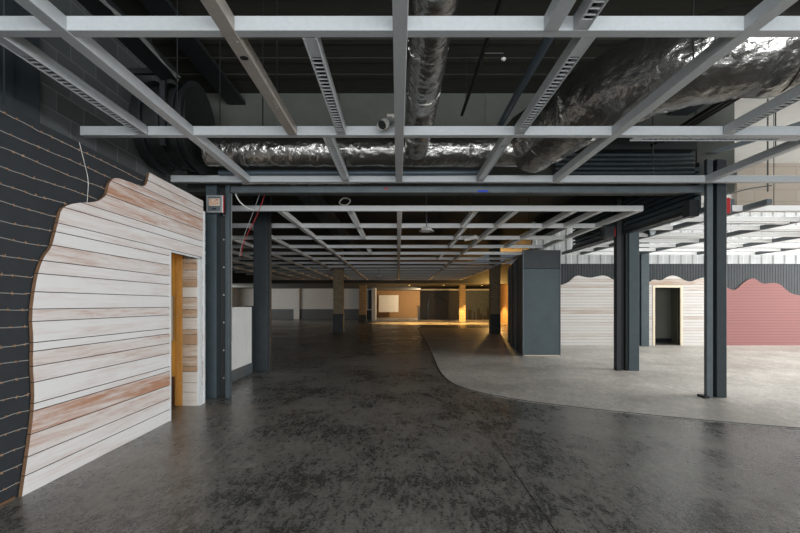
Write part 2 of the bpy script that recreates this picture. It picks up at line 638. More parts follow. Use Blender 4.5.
def board_wall(name, poly, zs, tone, axis, at, thick, material, gap=.006, edge_m=None, parent=None):
    """cut an outline (u, z) into horizontal boards with dark gaps, then give it thickness"""
    bm = bmesh.new()
    if axis == 'x':
        vs_ = [bm.verts.new((at, u, z)) for u, z in poly]
    else:
        vs_ = [bm.verts.new((u, at, z)) for u, z in poly]
    f = bm.faces.new(vs_)
    f.normal_update()
    bmesh.ops.triangulate(bm, faces=[f])
    for z in zs[1:-1]:
        for d in (-gap / 2, gap / 2):
            bmesh.ops.bisect_plane(bm, geom=bm.verts[:] + bm.edges[:] + bm.faces[:], plane_co=(0, 0, z + d), plane_no=(0, 0, 1))
    kill = []
    for f in bm.faces:
        zc = f.calc_center_median().z
        if any(abs(zc - z) < gap * .5 for z in zs[1:-1]):
            kill.append(f)
    bmesh.ops.delete(bm, geom=kill, context='FACES')
    ret = bmesh.ops.extrude_face_region(bm, geom=bm.faces[:])
    ev = [g for g in ret['geom'] if isinstance(g, bmesh.types.BMVert)]
    bmesh.ops.translate(bm, verts=ev, vec=(thick, 0, 0) if axis == 'x' else (0, thick, 0))
    bmesh.ops.recalc_face_normals(bm, faces=bm.faces)
    me = bpy.data.meshes.new(name)
    bm.faces.ensure_lookup_table()
    ids, cols = [], []
    rnd = random.Random(7)
    rt = [rnd.uniform(0, .2) for _ in zs]
    for f in bm.faces:
        zc = f.calc_center_median().z
        k = max(0, min(len(zs) - 2, sum(1 for z in zs[1:-1] if zc > z)))
        t = tone.get(k, rt[k])
        nn = abs(f.normal.x if axis == 'x' else f.normal.y)
        ids.append(0 if nn > .5 or edge_m is None else 1)
        cols.append((t, (k * .37) % 1, (k * .71) % 1, 1))
    bm.to_mesh(me)
    bm.free()
    me.materials.append(material)
    if edge_m:
        me.materials.append(edge_m)
        me.polygons.foreach_set('material_index', ids)
    ca = me.color_attributes.new('tone', 'FLOAT_COLOR', 'CORNER')
    for p, c in zip(me.polygons, cols):
        for li in p.loop_indices:
            ca.data[li].color = c
    o = bpy.data.objects.new(name, me)
    C.objects.link(o)
    if parent is None:
        o['kind'] = 'structure'
    else:
        o.parent = parent
    ORG[o.name] = (0, 0, 0)
    return o


board_wall('wall_left', poly, zedges, tones, 'x', WX, -.03, M['planks'], .007, M['ply_edge'])
# dark board behind the boards, with wires strung over it
struct('wall_left_dark', MB().prism([(-7.2, 0), (D0 + .02, 0), (D0 + .02, DT + .02), (D1 - .02, DT + .02), (D1 - .02, 0), (7.21, 0), (7.21, 3.0), (-7.2, 3.0)], 'x', WX - .035, WX - .14), M['black_board'])
struct('baseboard_left', MB().box(WX - .034, WX - .022, 1, 3.7, 0, .018), M['ply_edge'])
# corner post and edges of the cladding
struct('trim_3', MB().box(WX - .2, WX + .012, 7.222, 7.27, 0, 2.9), M['trim'], bevel=.003)
mb = MB()
mb.box(WX - .004, WX + .006, D0 - .022, D0 + .001, 0, DT + .02)
mb.box(WX - .045, WX + .006, D1 - .03, D1 + .03, 0, DT + .02)
mb.box(WX - .004, WX + .006, D0, D1, DT - .001, DT + .02)
struct('door_1', mb, M['trim'])
# reveal of the opening: boards, then stud and plywood further in
rz = [0, .2, .34, .5, .58, .72, .9, 1.05, 1.13, 1.3, 1.42, 1.6, 1.75, 1.86, 2.0, 2.1, DT]
board_wall('wall_reveal', [(WX - .25, 0), (WX - .036, 0), (WX - .036, DT), (WX - .25, DT)], rz,
           {3: .7, 4: .55, 5: .6, 6: .75, 7: .55, 8: .3, 9: .6, 10: .6, 12: .7, 13: .55, 14: .7, 15: .6}, 'y', D1 - .025, -.02, M['planks_far'], .006)
struct('wall_inner', MB().box(-3.55, WX - .25, D1 + .03, D1 + .05, 0, DT + .1).box(-3.55, -3.53, D0 - .6, D1 + .03, 0, DT + .1).box(-3.55, WX - .14, D0 - .6, D0 - .58, 0, DT + .1)
       .box(-3.53, WX - .145, D0 - .58, D1 + .03, DT + .08, DT + .1), M['plywood'])
st = thing('wooden_stud', 'yellow pine stud standing inside the doorway of the plank wall', 'stud', (WX - .315, D1, 0))
obj('post', MB().box(WX - .352, WX - .252, D1 - .05, D1 + .025, 0, DT + .075), M['stud'], st, bevel=.004)
for z in (.3, .62, .95, 1.35, 1.7):
    for dx in (-.03, .03):
        obj('screw', MB().tube([(WX - .302 + dx, D1 - .054, z + dx), (WX - .302 + dx, D1 - .049, z + dx)], .008, 8), M['bolt'], st)
tag(obj('plywood_offcut', MB().box(WX - .53, WX - .40, D1 - .0, D1 + .028, 0.0, .42), M['brown']), 'brown board offcut leaning low beside the yellow stud in the doorway', 'board')
tag(obj('acrylic_guard', MB().box(WX - .46, WX - .40, D1 - .03, D1 - .004, .95, 1.62), M['white_plastic']), 'small translucent grey guard strip on the yellow plywood in the doorway', 'guard')

# right-hand back wall at the far side of the pale floor
RY = 17.5


def ribbed(x0, x1, y, z0, z1, pitch=.2, dep=.03):
    """corrugated sheet facing -Y"""
    mb = MB()
    prof = []
    x = x0
    while x < x1 - 1e-6:
        for fx, d in ((0, 0), (.35, 0), (.45, dep), (.9, dep)):
            xx = x + fx * pitch
            if xx < x1:
                prof.append((xx, y + d))
        x += pitch
    prof.append((x1, y))
    prof += [(x1, y + .12), (x0, y + .12)]
    mb.prism(prof, 'z', z0, z1)
    return mb


DX0, DX1, DZ = 9.35, 10.27, 2.1
mb = ribbed(4.9, DX0, RY, 0, 2.97, .1, .008)
for a, b, c, d in ((DX1, 22, 0, 2.97), (DX0, DX1, DZ, 2.97)):
    q = ribbed(a, b, RY, c, d, .1, .008)
    mb.add(q.v, q.f)
struct('wall_back_right', mb, M['dark_sheet'])
struct('wall_back_upper', ribbed(4.9, 22, RY + .02, 2.97, 5.2, .42, .03), M['white_sheet'])


def topz(pts, Y):
    return [((u - 398) * Y / 480, EYE + (304 - v) * Y / 480) for u, v in pts]


scA = [(4.94, 2.03), (5.92, 2.19), (6.2, 2.28), (6.37, 2.46), (6.53, 2.55), (6.69, 2.51), (6.98, 2.45), (7.18, 2.49), (7.43, 2.55), (7.63, 2.51), (7.76, 2.43), (7.87, 2.37), (8.3, 2.44), (8.55, 2.4)]
scB = [(9.05, 2.3), (9.2, 2.32), (9.3, 2.41), (9.57, 2.34), (9.78, 2.48), (9.97, 2.55), (10.2, 2.5), (10.44, 2.35), (10.68, 2.31), (10.88, 2.41), (11.17, 2.48), (11.45, 2.42)]
scC = [(11.5, 2.3), (11.75, 2.2), (11.93, 2.13), (12.13, 2.02), (12.32, 2.02), (12.56, 2.28), (12.85, 2.44), (13.0, 2.43), (13.23, 2.26), (13.36, 2.24), (13.65, 2.28), (13.9, 2.24), (14.1, 2.04), (14.33, 1.87), (14.6, 1.83), (15.2, 1.7), (15.7, 1.95), (16.35, 1.9), (17.4, 2.2), (18.6, 2.3), (20, 2.0), (21.9, 2.2)]


def zlist(step):
    return [i * step for i in range(int(2.62 / step) + 1)]


board_wall('wall_white_planks', smooth_path(scA, 2) + [(8.55, 0), (4.94, 0)], zlist(.105), {3: .3, 7: .25, 11: .4, 12: .3, 20: .4, 22: .35}, 'y', RY - .002, -.03, M['planks_far'], .007, M['planks_far'])
board_wall('wall_door_planks', smooth_path(scB, 2) + [(11.45, 0), (DX1 + .09, 0), (DX1 + .09, DZ + .09), (DX0 - .09, DZ + .09), (DX0 - .09, 0), (9.05, 0)], zlist(.105), {5: .3, 9: .35, 19: .3, 21: .5, 22: .5}, 'y', RY - .002, -.03, M['planks_far'], .007, M['planks_far'])
board_wall('wall_pink_planks', smooth_path(scC, 2) + [(21.9, 0), (11.5, 0)], zlist(.1), {}, 'y', RY - .002, -.03, M['pink'], .007, M['ply_edge'])
# door frame and the dark room behind it
mb = MB()
for a, b, c, d in ((DX0 - .085, DX0, 0, DZ + .085), (DX1, DX1 + .085, 0, DZ + .085), (DX0, DX1, DZ, DZ + .085)):
    mb.box(a, b, RY - .05, RY + .14, c, d)
struct('door_2', mb, mat('cream_door_frame', (226, 212, 186), .5), bevel=.006)
mb = MB().box(DX0 - .6, DX1 + .6, RY + 1.6, RY + 1.7, 0, 2.6).box(DX0 - .7, DX0 - .6, RY + .15, RY + 1.7, 0, 2.6).box(DX1 + .6, DX1 + .7, RY + .15, RY + 1.7, 0, 2.6).box(DX0 - .7, DX1 + .7, RY + .15, RY + 1.7, 2.6, 2.7)
struct('wall_closet', mb, M['void'])
struct('baseboard_closet', MB().box(DX0 - .6, DX1 + .6, RY + 1.57, RY + 1.6, 0, .14), M['steel_dark'])
# right wall with window opening, rear wall with window opening (both outside the frame)
struct('wall_right', MB().box(22, 22.2, -7.2, -4.6, 0, 5.2).box(22, 22.2, -4.6, 17.6, 0, .7).box(22, 22.2, -4.6, 17.6, 5.0, 5.2).box(22, 22.2, 16.6, 17.6, .7, 5.0).box(22, 22.2, 2.1, 2.5, .7, 5.0), M['white_wall'])
struct('wall_rear', MB().box(-3.9, -3.55, -7.3, -7.1, 0, 5.1).box(-3.6, 22.2, -7.3, -7.1, 0, .6).box(5.6, 22.2, -7.3, -7.1, .6, 5.1).box(-3.6, 5.6, -7.3, -7.1, 4.4, 5.1), M['white_wall'])
struct('wall_beige', MB().box(8.9, 22, 12.6, 12.8, 3.95, 5.2), M['beige'])
struct('wall_right_upper', MB().box(5.75, 8.9, 12.6, 12.8, 4.7, 5.2), M['beam'])

# far end of the hall
FY = 48
struct('wall_far', MB().box(-16, -2.45, FY, FY + .2, 1.0, 3.05), M['white_wall'])
struct('wainscot_far', MB().box(-16, -3.5, FY - .06, FY + .2, 0.0, 1.0), M['wainscot'])
mb = MB()
for x in (-13.6, -10.1):
    mb.box(x - .28, x + .28, FY - .25, FY, 0, 3.05)
struct('trim_pilasters', mb, M['white_wall'])
struct('wall_far_end', MB().box(-2.5, -2.15, 45.5, FY, 0, 3.05), M['white_wall'])
struct('wall_far_left', MB().box(-16.2, -16, 8.5, 39, 0, 4.6).box(-16.2, -16, 45, FY + .2, 0, 4.6).box(-16.2, -16, 39, 45, 0, .7).box(-16.2, -16, 39, 45, 3.1, 4.6), M['white_wall'])
struct('wall_far_room', MB().box(-3.2, 8.4, 55, 55.2, 0, 3.05).box(-2.6, -2.45, FY + .2, 55, 0, 3.05).box(8.25, 8.4, FY, 55, 0, 3.05).box(2.3, 8.4, FY, FY + .2, 0, 3.05), M['brown_wall'])
struct('wall_far_right', MB().box(8.4, 8.6, 30, FY, 0, 4.5), M['brown_wall'])
struct('wall_hall_left', MB().box(-16, -3.9, 8.3, 8.5, 0, 4.6), M['cmu'])
wd = thing('tall_window_frame', 'tall dark framed window beside the white wall end at the far left of the lit opening', 'window frame', (-3.0, FY - .12, 0))
obj('glass', MB().box(-3.42, -2.6, FY - .1, FY - .08, .95, 2.9), M['glass_dark'], wd)
obj('frame', MB().box(-3.5, -3.42, FY - .14, FY - .06, 0, 2.98).box(-2.6, -2.52, FY - .14, FY - .06, 0, 2.98).box(-3.05, -2.98, FY - .14, FY - .06, .9, 2.9).box(-3.42, -2.6, FY - .14, FY - .06, 2.9, 2.98).box(-3.42, -2.6, FY - .14, FY - .06, .9, .97), M['trim'], wd)
obj('lower_panel', MB().box(-3.42, -2.6, FY - .11, FY - .07, 0, .9), M['steel_dark'], wd)

# ================================================================== SUSPENDED GRIDS
BH, BW = .1, .09


def bar(mb, x0, x1, y0, y1, z, h=BH):
    """hollow-looking rail: box with rolled lips along the bottom edges"""
    mb.box(x0, x1, y0, y1, z, z + h)
    return mb


def rods(root, pts, z0, z1):
    for x, y in pts:
        obj('hanger_rod', MB().tube([(x, y, z0), (x, y, z1)], .007, 6), M['pipe_black'], root)


NZ = 3.36
YB = [3.26, 5.28, 7.30]
g = thing('overhead_rail_grid', 'grey suspended rail grid close overhead, in front of the steel columns', 'ceiling grid', (0, 4, NZ), 'open rail ceiling grids')
for y, x0, x1 in ((YB[0], -3.55, 8.6), (YB[1], -3.5, 8.6), (YB[2], -3.46, 9.2)):
    obj('cross_rail', bar(MB(), x0, x1, y, y + BW, NZ), M['grid'], g, bevel=.004)
for x, y0, y1, m in ((-2.3, .9, YB[2], 'grid'), (-1.16, .9, YB[1], 'grid_worn'), (0.015, .9, YB[2], 'grid'), (1.04, .9, YB[0], 'grid'), (2.4, .9, YB[2], 'grid'), (4.72, .9, YB[2], 'grid'), (7.0, .9, YB[2], 'grid')):
    r = obj('main_rail', bar(MB(), x - .05, x + .05, y0, y1, NZ - .004), M[m], g, bevel=.004)
    if x == -1.16:
        mb = MB()
        for yy, rr in ((3.62, .032),):
            mb.tube([(x, yy, NZ - .007), (x, yy, NZ - .001)], rr, 20)
        obj('cable_hole', mb, M['black_hole'], r)
        for yy in (2.7, 2.74, 3.4, 4.4, 4.46, 4.52):
            xx = x + (.02 if yy > 2.72 else -.02)
            obj('screw', MB().tube([(xx, yy, NZ - .009), (xx, yy, NZ - .001)], .008, 8), M['bolt'], r)
rods(g, [(-2.3, 5.0), (-1.16, 4.6), (-1.5, YB[1] + .045), (.015, 6.2), (2.4, 3.9), (-2.3, 6.2), (4.72, 6.0), (1.75, YB[1] + .045), (3.9, YB[2] + .045), (-.9, YB[2] + .045)], NZ + BH, 5.06)

FZ = 3.28
YF = [9.15 + 2.02 * k for k in range(14)]
g2 = thing('overhead_rail_grid', 'long white suspended rail grid running into the dark hall behind the steel columns', 'ceiling grid', (0, 20, FZ), 'open rail ceiling grids')
for k, y in enumerate(YF):
    obj('cross_rail', bar(MB(), -3.25 if k == 0 else -9.3, 4.68, y, y + BW, FZ), M['grid_white'], g2, bevel=.004)
for x in (-8.06, -6.9, -5.76, -4.6, -3.46, -2.28, .03, 2.28, 4.63):
    y0 = YF[0] if x > -2.7 else YF[1]
    obj('main_rail', bar(MB(), x - .05, x + .05, y0 + .005, YF[-1], FZ - .004), M['grid_white'], g2, bevel=.004)
rods(g2, [(x, YF[k] + .045) for k in (0, 2, 4, 6, 8, 10) for x in (-1.7, 1.16, 3.6)], FZ + BH, 4.5)

RZ = 3.28
YR = [9.15 + 1.16 * k for k in range(8)]
g3 = thing('overhead_rail_grid', 'bright white suspended rail grid over the pale floor in front of the pink wall', 'ceiling grid', (10, 13, RZ), 'open rail ceiling grids')
for k, y in enumerate(YR):
    obj('cross_rail', bar(MB(), 5.9, 16.3, y, y + BW, RZ), M['grid_white'], g3, bevel=.004)
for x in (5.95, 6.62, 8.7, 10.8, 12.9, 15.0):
    obj('main_rail', bar(MB(), x - .05, x + .05, YR[0] - .6, YR[-1], RZ - .004), M['steel_mid_or_grid_shade'], g3, bevel=.004)  # darker grey puts the backlit shade of these aluminium rails into their colour
rods(g3, [(x, YR[k] + .045) for k in (0, 4) for x in (7.2, 9.6, 12.0)], RZ + BH, 5.2)

# ------------------------------------------------------------------ linear lights hung in the grids


def linear_light(name, label, L, loc, group, plate=.26, m='grid', w=.10, h=.1):
    """louvred batten along +Y from its base, louvres underneath"""
    t = thing(name, label, 'linear light', loc, group)
    x, y, z = loc
    mb = MB()
    mb.box(x - w / 2, x - w / 2 + .012, y, y + L, z, z + h).box(x + w / 2 - .012, x + w / 2, y, y + L, z, z + h).box(x - w / 2, x + w / 2, y, y + L, z + h - .012, z + h)
    obj('housing', mb, M[m], t, bevel=.002)
    obj('end_plate', MB().box(x - w / 2 + .012, x + w / 2 - .012, y, y + plate, z + .003, z + .012), M[m], t)
    obj('end_plate', MB().box(x - w / 2 + .012, x + w / 2 - .012, y + L - .12, y + L, z + .003, z + .012), M[m], t)
    xa, xb = x - w / 2 + .014, x + w / 2 - .014
    comb = [(xa, y + L - .13), (xa, y + plate + .02)]
    yy = y + plate + .03
    while yy < y + L - .14:                                         # a comb: thin spine with cross blades
        comb += [(xa + .003, yy), (xb, yy), (xb, yy + .005), (xa + .003, yy + .005)]
        yy += .066
    comb.append((xa + .003, y + L - .13))
    mb = MB().prism(comb, 'z', z + .003, z + .017)
    obj('louvre_grille', mb, M['louvre'], t)
    obj('reflector', MB().box(x - w / 2 + .013, x + w / 2 - .013, y + plate, y + L - .12, z + h - .03, z + h - .013), M['black_hole'], t)
    return t


LL = YB[1] - YB[0] - BW - .02
gl = 'louvred linear lights in the ceiling rails'
NG = NZ - .002
L0 = linear_light('linear_light', 'louvred linear light just left of the central rail, between the first and second cross rails', LL, (-.62, YB[0] + BW + .01, NG), gl)
for x, y, lab in ((-.79, YB[1] + BW, 'louvred linear light left of the central rail, between the second and third cross rails'),
                  (-2.8, YB[0] + BW, 'long louvred linear light running beside the dark left wall'),
                  (-2.8, YB[0] - LL, 'linear light over the dark left wall, in front of the first cross rail'),
                  (1.33, YB[0] + BW, 'louvred linear light right of the central rail, between the first and second cross rails'),
                  (1.24, YB[1] + BW, 'louvred linear light right of the central rail, between the second and third cross rails'),
                  (1.24, YB[0] - LL, 'louvred linear light at the top edge, beside a short worn rail'),
                  (3.62, YB[0] + BW, 'louvred linear light sloping down from the right edge to the second cross rail')):
    dup(L0, (x, y, NG), lab, gl)
dup(L0, (4.55, YB[1] + BW + .055, NG), 'louvred linear light fixed along the second cross rail, right of the crinkled elbow', gl, PI / 2)

L1 = linear_light('linear_light', 'white linear light in the first hall grid bay, left of its central rail', LL, (-.93, YF[0] + BW + .01, FZ - .002), gl, m='grid_white')
for x, k, lab in ((-.93, 1, 'white linear light in the second bay of the hall grid, left of its central rail'),
                  (-.97, 3, 'small white linear light in the fourth hall grid bay, left of its central rail'),
                  (1.5, 0, 'white linear light in the first hall grid bay, right of its central rail'),
                  (1.58, 1, 'white linear light in the second bay of the hall grid, right of its central rail'),
                  (1.62, 2, 'white linear light in the third bay of the hall grid, right of its central rail'),
                  (1.62, 4, 'small white linear light in the fifth hall grid bay, right of its central rail'),
                  (3.4, 0, 'white linear light in the first hall grid bay, left of the right edge pair'),
                  (3.4, 1, 'white linear light in the second bay of the hall grid, near its right end'),
                  (3.9, 0, 'white linear light in the first hall grid bay, close to the right edge rail'),
                  (3.4, 2, 'white linear light in the third bay of the hall grid, near the slate partition')):
    dup(L1, (x, YF[k] + BW + .01, FZ - .002), lab, gl)
L2 = linear_light('linear_light', 'white linear light over the pale floor, nearest the red alarm sounder', 1.94, (0, 0, 0), gl, m='grid_white', w=.16)
L2.location = (8.64, YR[1] + .35, RZ + .0)
L2.rotation_euler = (0, 0, PI / 2)
for x, k, lab in ((12.84, 1, 'white linear light over the pale floor, nearest the beige bulkhead at the right edge'),
                  (10.74, 2, 'white linear light in the third bay over the pale floor'), (12.84, 3, 'white linear light in the fourth bay over the pale floor, towards the pink wall'),
                  (8.64, 3, 'white linear light in the fourth bay over the pale floor, towards the door'), (14.94, 4, 'white linear light in the fifth bay over the pale floor, before the pink wall'),
                  (12.84, 5, 'white linear light in the sixth bay over the pale floor'), (10.74, 5, 'white linear light in the sixth bay over the pale floor, above the door')):
    dup(L2, (x, YR[k] + .35, RZ), lab, gl, PI / 2)

# ================================================================== COLUMNS
cg = 'painted steel columns'


def steel_column(label, x0, x1, y, z1, parts, depth=.38, plate=False):
    """parts: (name, x-from, x-to, y-offset, depth, material)"""
    t = thing('steel_column', label, 'column', ((x0 + x1) / 2, y + depth / 2, 0), cg)
    for nm, a, b, dy, dd, m in parts:
        obj(nm, MB().box(x0 + a, x0 + b, y + dy, y + dy + dd, 0.0, z1), M[m], t, bevel=.006)
    if plate:
        obj('base_plate', MB().box(x0 - .04, x1 + .04, y - .04, y + depth + .04, 0, .018), M['steel_dark'], t)
    return t


cl = steel_column('blue grey steel column at the end of the whitewashed plank wall', -3.07, -2.66, 7.66, 3.4,
                  [('flange', 0, .17, 0, .36, 'steel_blue'), ('web', .17, .31, .16, .05, 'pipe_black'), ('flange', .31, .375, 0, .12, 'steel_blue')])
for z in (.3, .75, 1.2, 1.65, 2.1, 2.55, 2.95):
    obj('bolt', MB().tube([(-2.835, 7.82, z), (-2.835, 7.805, z)], .014, 8), M['bolt'], cl)
cr_ = steel_column('blue grey steel column standing alone in front of the pink wall', 4.93, 5.25, 7.66, 3.82,
                   [('guide_channel', 0, .1, 0, .08, 'steel_mid_or_grid_shade'), ('web', .1, .18, .12, .1, 'steel_dark'), ('flange', .16, .32, 0, .32, 'steel_blue_shaded')])
obj('foot', MB().box(4.86, 4.94, 7.6, 7.8, 0, .04), M['steel_dark'], cr_)
steel_column('dark steel column behind the white half wall', -3.24, -2.87, 10.75, 4.45,
             [('flange', 0, .31, 0, .04, 'steel_blue_shaded'), ('web', .13, .18, .04, .3, 'steel_dark'), ('flange', .0, .31, .34, .04, 'steel_blue_shaded'), ('guide_channel', .31, .37, .02, .12, 'steel_dark')])
c4 = steel_column('double steel column, dark and blue, between the slate partition and the door', 4.91, 5.4, 10.75, 4.45,
                  [('guide_channel', 0, .1, 0.02, .16, 'steel_dark'), ('web', .1, .2, .1, .1, 'steel_dark'), ('guide_channel', .2, .26, .02, .16, 'steel_dark'), ('flange', .26, .49, -.01, .3, 'steel_blue')])
steel_column('slim pale blue steel column beside the door in the plank wall', 8.62, 8.9, 17.0, 5.2, [('flange', 0, .28, 0, .03, 'steel_blue'), ('web', .12, .16, .03, .2, 'steel_blue'), ('flange', 0, .28, .23, .03, 'steel_blue')], .26)
tag(obj('drain_pipe', MB().tube([(8.5, 17.2, 0), (8.5, 17.2, 5.2)], .035, 10), M['white_plastic'], smooth=True), 'white vertical drain pipe left of the slim pale blue column', 'pipe')
tag(obj('junction_box', MB().box(4.8, 4.96, 7.9, 8.1, 2.95, 3.22), M['steel_dark'], bevel=.006), 'dark junction box on the left side of the lone steel column', 'box')
mb = MB().box(4.62, 4.86, 10.74, 10.95, 3.0, 3.26)
jb = thing('motor_box', 'dark shutter motor box at the top of the double steel column', 'box', (4.74, 10.84, 3.0))
obj('case', mb, M['steel_dark'], jb, bevel=.008)
obj('red_panel', MB().box(4.845, 4.862, 10.73, 10.74, 3.02, 3.2), M['red'], jb)


def clad_column(label, x, y, w, kick):
    t = thing('clad_column', label, 'column', (x, y + w / 2, 0), 'tiled columns in the hall')
    obj('kick_panel', MB().box(x - w / 2, x + w / 2, y, y + w, 0, kick), M['kick'], t, bevel=.01)
    obj('tile_cladding', MB().box(x - w / 2 + .01, x + w / 2 - .01, y + .01, y + w - .01, kick, 3.05 if y > 36 else 4.5), M['tile'], t)
    return t


clad_column('tiled column with dark lower panel, left side of the dim hall', -3.1, 24.8, .52, 1.0)
clad_column('smaller tiled column further back, left of the lit opening', -2.9, 39.3, .6, .62)
clad_column('dim tiled column beside the slate partition', 4.95, 24.3, .5, 1.0)
clad_column('fully tiled warm lit column in front of the navy boards', 5.25, 39, .5, .04)

# ================================================================== ROLLER SHUTTERS
sh = thing('roller_shutter', 'rolled up shutter across the opening, with long steel bottom rail between the two nearest columns', 'roller shutter', (1, 7.8, 3.3), 'fire shutters')
obj('bottom_rail', MB().box(-2.69, 4.92, 7.70, 7.78, 3.29, 3.33).box(-2.69, 4.92, 7.72, 7.76, 3.33, 3.40), M['steel_mid_or_grid_shade'], sh, bevel=.004)
obj('blue_tape', MB().box(1.28, 1.44, 7.692, 7.70, 3.295, 3.328), M['blue_tape'], sh)
obj('red_tag', MB().box(-.22, -.16, 7.712, 7.72, 3.345, 3.37), M['red'], sh)
mb = MB()
for k in range(7):
    mb.tube([(2.6, 7.95, 3.52 + k * .075), (4.9, 7.95, 3.52 + k * .075)], .03, 8)
obj('slat_curtain', mb, M['steel_blue'], sh, smooth=True)
obj('housing', MB().box(2.5, 4.92, 7.9, 8.1, 4.05, 4.4), M['steel_dark'], sh)
s2 = thing('roller_shutter', 'ribbed dark shutter running back from the lone column towards the slate partition', 'roller shutter', (5.08, 12, 3.1), 'fire shutters')
mb = MB()
for k in range(7):
    z = 3.14 + k * .1
    mb.prism([(5.02, z), (5.1, z + .01), (5.1, z + .088), (5.02, z + .06)], 'y', 8.12, 10.7)
    mb.prism([(5.02, z), (5.1, z + .01), (5.1, z + .088), (5.02, z + .06)], 'y', 11.2, 13.8)
mb.box(5.1, 5.13, 8.12, 10.7, 3.1, 3.9).box(5.1, 5.13, 11.2, 13.8, 3.1, 3.9)
obj('slat_curtain', mb, M['steel_blue'], s2)
obj('bottom_rail', MB().box(5.0, 5.12, 8.12, 10.7, 3.06, 3.13).box(5.0, 5.12, 11.2, 13.8, 3.06, 3.13), M['steel_dark'], s2)
obj('housing', MB().box(4.98, 5.28, 8.52, 17.4, 3.86, 4.5), M['steel_dark'], s2)

# ================================================================== DUCTS AND PIPES
dg = 'foil wrapped air ducts'


def dens(path, step=.05, r=None):
    p = smooth_path(path, 3)
    out = [p[0]]
    for a, b in zip(p, p[1:]):
        d = math.dist(a, b)
        k = max(1, int(d / step))
        for i in range(1, k + 1):
            out.append(tuple(x + (y - x) * i / k for x, y in zip(a, b)))
    return out


def foil_duct(label, path, r0, r1, bands, wob=.016, loc=None):
    p = dens(path, .022)
    n = len(p)
    t = thing('foil_duct', label, 'air duct', loc or path[0], dg)
    rs = [r0 + (r1 - r0) * i / (n - 1) for i in range(n)]
    obj('foil_wrap', MB().tube(p, rs, 88, True, wob, 9.0), M['foil'], t, smooth=True)
    for fr in bands:
        i = min(n - 3, max(2, int(fr * n)))
        obj('tape_band', MB().tube(p[i - 1:i + 1], rs[i] + .006, 48, True, wob, 7), M['foil'], t, smooth=True)
    return t


foil_duct('foil wrapped air duct running crosswise above the third rail from the fan drum', [(-2.75, 6.9, 3.70), (-1, 6.9, 3.70), (1.9, 6.95, 3.72)], .2, .22, (.12, .33, .55, .8))
foil_duct('straight foil wrapped air duct overhead, just right of the central rail', [(.26, 6.72, 3.69), (.26, 4, 3.69), (.26, .8, 3.69)], .165, .165, (.1, .3, .45, .62, .8))
foil_duct('large crinkled foil air duct bending round an elbow to the right', [(1.9, 7.02, 3.84), (2.04, 6.7, 3.88), (2.25, 6.1, 3.93), (2.5, 5.4, 3.95), (3.0, 4.8, 3.96), (3.8, 4.6, 3.97), (5.2, 4.6, 3.97), (7.5, 4.6, 3.97)], .42, .40, (.06, .16, .3, .45, .6, .73), .026)
tag(obj('foil_strip', MB().tube(dens([(-2.5, 7.74, 3.45), (-1.5, 7.74, 3.45), (-.6, 7.74, 3.45)], .04), .03, 14, True, .018, 12), M['foil'], smooth=True), 'thin crumpled foil sleeve lying along the shutter rail', 'foil sleeve')

fd = thing('fan_drum', 'big dark round fan drum against the block wall above the plank wall', 'fan housing', (-3.2, 6.95, 3.4))
cz = 4.04
obj('drum', MB().tube([(-3.58, 6.95, cz), (-2.86, 6.95, cz)], .56, 44), M['black_metal'], fd, smooth=True)
for x, r in ((-3.42, .63), (-3.2, .60), (-3.0, .60), (-2.88, .63)):
    obj('flange', MB().ring((x, 6.95, cz), (1, 0, 0), .54, r, .018, 48), M['steel_dark'], fd)
obj('end_cap', MB().tube([(-2.86, 6.95, cz), (-2.845, 6.95, cz)], .55, 44), M['black_metal'], fd)
obj('bracket', MB().box(-3.15, -3.08, 6.34, 6.4, 3.6, 4.6).box(-3.6, -3.08, 6.34, 6.40, 4.55, 4.62), M['steel_dark'], fd)
obj('bolt', MB().tube([(-3.11, 6.34, 3.82), (-3.11, 6.325, 3.82)], .02, 8), M['bolt'], fd)

tag(obj('water_pipe', MB().tube(dens([(1.45, 3.2, 4.05), (1.45, 6.9, 4.05), (1.45, 7.22, 4.0), (1.45, 7.25, 3.7), (1.3, 7.25, 3.5), (1.0, 7.25, 3.485), (-2.7, 7.25, 3.485)], .1), .042, 14), M['pipe_blue'], smooth=True), 'blue grey water pipe running back then bending along the third rail', 'pipe')
sp = thing('sprinkler_pipe', 'thin black sprinkler pipe overhead, right of the straight foil duct', 'pipe', (.98, 6, 4.4))
obj('main_pipe', MB().tube([(.98, 1.5, 4.4), (.98, 7.35, 4.4)], .024, 12), M['pipe_black'], sp, smooth=True)
obj('branch', MB().tube([(.98, 5.55, 4.4), (1.22, 5.55, 4.4), (1.22, 5.55, 4.34)], .014, 8), M['pipe_black'], sp)
obj('sprinkler_head', MB().dome((1.22, 5.55, 4.34), .03), M['white_plastic'], sp, smooth=True)
obj('hanger_rod', MB().tube([(.98, 4.4, 4.4), (.98, 4.4, 5.07)], .006, 6), M['pipe_black'], sp)
obj('hanger_rod', MB().tube([(.98, 6.9, 4.4), (.98, 6.9, 5.07)], .006, 6), M['pipe_black'], sp)

